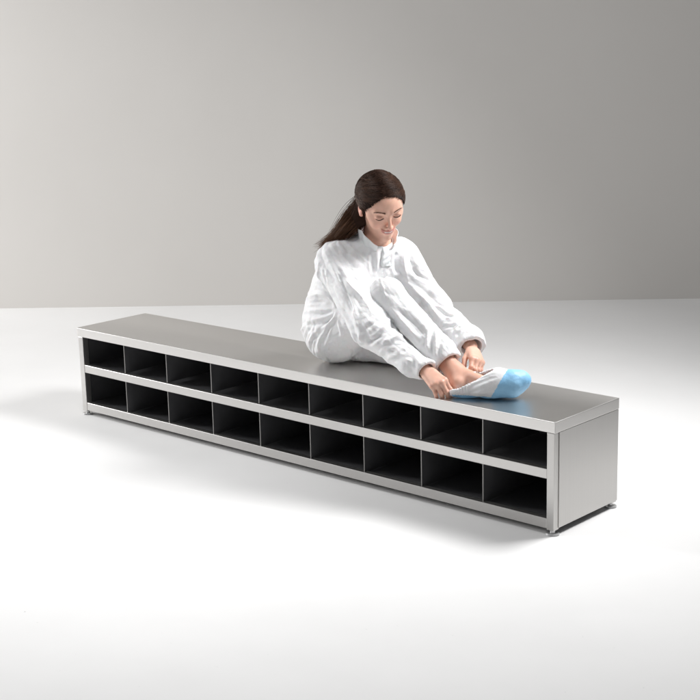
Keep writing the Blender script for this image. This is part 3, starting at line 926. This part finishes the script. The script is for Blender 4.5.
# eyebrows and lashes: short fine hairs
for sgn in (-1, 1):
    SV, SF, SC = [], [], []
    for i in range(110):
        t = rs.random(); x = .015 + .035 * t; z = .0215 + .0055 * math.sin(t * 2.3) - .0035 * t + rs.gauss(0, .0010) * (1 - .5 * t)
        y = .093 - 8.5 * (x - .005) ** 2
        P_ = np.array([hw(sgn * x, y, z)], np.float32)
        for _ in range(3):
            d0 = float(body_sdf(P_)[0]); P_ = P_ - (RH[:, 1] * (d0 - .0004)).astype(np.float32)
        p = P_[0].astype(float); dr = RH @ unit(V(sgn * 1, -.25, .25 - .4 * t))
        add_strand([p, p + dr * .004 + Fh * .0006, p + dr * .0070], .00040, V(.11, .058, .04), V(.15, .08, .055))
    link_mesh('eyebrow', np.array(SV), np.array(SF), M_hair, person, colors=np.array(SC))
for sgn in (-1, 1):
    SV, SF, SC = [], [], []
    for i in range(46):
        t = i / 45; x = .0195 + .0265 * t; z = -.0035 - .0045 * math.sin(t * 3.14) + .001 * t
        P_ = np.array([hw(sgn * x, .090, z)], np.float32)
        for _ in range(4):
            d0 = float(body_sdf(P_)[0]); P_ = P_ - (RH[:, 1] * (d0 - .0003)).astype(np.float32)
        p = P_[0].astype(float); dr = RH @ unit(V(sgn * (t - .4), .8, -.55))
        add_strand([p - (RH @ V(.0008, 0, 0)), p + dr * .0025, p + dr * .0045 + Uh * .0008], .00040, V(.06, .03, .022), V(.06, .03, .022))
    link_mesh('eyelashes', np.array(SV), np.array(SF), M_hair, person, colors=np.array(SC))

# ------------------------------------------------------------------ shoe cover
m, nt, b = material('white_shoe_cover_fabric')
n1 = noise(nt, 26, 5, .6); n2 = noise(nt, 500, 2)
b.inputs['Base Color'].default_value = (.80, .80, .81, 1); b.inputs['Roughness'].default_value = .6
b.inputs['Subsurface Weight'].default_value = .1; b.inputs['Subsurface Scale'].default_value = .01
bump(nt, b, n1.outputs['Fac'], .5, .006); M_cw = m
m, nt, b = material('blue_shoe_cover_film')
n1 = noise(nt, 26, 5, .6); n3 = noise(nt, 9, 3)
r = ramp(nt, n3.outputs['Fac'], [(.3, (.24, .54, .84)), (.7, (.34, .63, .88))]); nt.links.new(r.outputs['Color'], b.inputs['Base Color'])
b.inputs['Roughness'].default_value = .5
bump(nt, b, n1.outputs['Fac'], .5, .006); M_cb = m

fd = unit(V(2.275, .160, 0) - V(2.115, .080, 0)); fs_ = V(-fd[1], fd[0], 0)      # foot direction, side (subject's left)
OF = V(2.108, .086, .402)                                                       # under the heel
def fw_(x, s, z): return OF + fd * x + fs_ * s + V(0, 0, z)
def cover_sdf(P):
    d = cone(P, fw_(-.022, 0, .032), fw_(.11, .005, .046), .044, .052)
    d = smin(d, cone(P, fw_(.09, .005, .046), fw_(.165, .005, .055), .053, .047), .03)
    d = smin(d, cone(P, fw_(.172, .0, .040), fw_(.205, .020, .060), .036, .034), .03)
    d = smax(d, .4022 - P[:, 2], .010)
    # opening, tilted back toward the heel
    nO = unit(V(fd[0] * -.44, fd[1] * -.44, .90)); cO = fw_(.020, 0, .056)
    d = smax(d, (P - cO.astype(np.float32)) @ nO.astype(np.float32), .005)
    inn = cone(P, fw_(-.020, 0, .040), fw_(.100, .004, .052), .038, .045)
    inn = smin(inn, cone(P, fw_(-.012, 0, .050), fw_(-.03, 0, .12), .039, .046), .02)
    return smax(d, -inn, .004)
sx, sq = mesh_sdf(cover_sdf, (1.96, -.03, .385), (2.40, .40, .56), .0042)
sx1 = crumple(sx, sq, lambda mid, dv: np.full(len(mid), .05), .20, .03, 50, 9, floor_z=.4012, amp=.0012)
sN = vnormals(sx1, sq); uu = (sx1 - OF) @ fd
cf = fd * .9 + V(0, 0, .35); cf = unit(cf); cc_ = sx1 @ cf
qf = (sx1 - cc_[:, None] * cf) / .020 + (cc_ / .14)[:, None] * cf
sx1 = sx1 + sN * (.0085 * ridge(qf, 41) * sstep(.17, .06, uu) + .0022 * ridge(sx1 / .035, 43) * sstep(.05, .14, uu) - .001)[:, None]
sx1 = push_out(sx1, body_sdf, .0022); sx1[:, 2] = np.maximum(sx1[:, 2], .4008)
fc = sx1[sq].mean(1); u_ = (fc - OF) @ fd; zz = fc[:, 2] - .402; s_ = (fc - OF) @ fs_
blue = (u_ > .118 + .55 * (zz - .03)) | ((zz < .012) & (u_ > -.03))
cover = empty('shoe_cover', tuple(fw_(.08, 0, 0)))
tag(cover, 'white shoe cover with blue toe being pulled over the raised foot', 'shoe cover')
def subset(X, Q_, mk):
    q_ = Q_[mk]; ids = np.unique(q_); mp_ = np.full(len(X), -1); mp_[ids] = np.arange(len(ids)); return X[ids], mp_[q_]
a_, b_ = subset(sx1, sq, ~blue); up_o = link_mesh('upper', a_, b_, M_cw, cover)
a_, b_ = subset(sx1, sq, blue); bl_o = link_mesh('sole', a_, b_, M_cb, cover)
for o in (up_o, bl_o):
    s2 = o.modifiers.new('smooth', 'SUBSURF'); s2.levels = 1; s2.render_levels = 1

# ------------------------------------------------------------------ light
def area(name, loc, target, sx_, sy_, power, col=(1, 1, 1)):
    l = bpy.data.lights.new(name, 'AREA'); l.shape = 'RECTANGLE'; l.size = sx_; l.size_y = sy_; l.energy = power; l.color = col
    o = bpy.data.objects.new(name, l); COL.objects.link(o); o.location = loc
    o.rotation_euler = (Vector(target) - Vector(loc)).to_track_quat('-Z', 'Y').to_euler()
    return o
key = area('side_softbox', (2.9, 1.35, 2.6), (1.25, -.25, .2), 1.1, .9, 58); key.data.spread = math.radians(128)
top = area('overhead_softbox', (.9, -.95, 3.0), (.75, -1.2, .0), 1.5, 1.1, 21); top.data.spread = math.radians(110)
wlt = area('wall_light', (-5.4, -2.6, 2.1), (.9, 3.6, 1.6), 1.2, 1.6, 160); wlt.data.spread = math.radians(100)
w = bpy.data.worlds.new('World'); scene.world = w; w.use_nodes = True
w.node_tree.nodes['Background'].inputs['Color'].default_value = (.98, .99, 1, 1)
w.node_tree.nodes['Background'].inputs['Strength'].default_value = .23
scene.view_settings.view_transform = 'Standard'; scene.view_settings.look = 'None'
scene.view_settings.exposure = 0; scene.view_settings.gamma = 1
scene.cycles.use_denoising = True
scene.cycles.max_bounces = 8
print('built', round(time.time() - T0, 1))
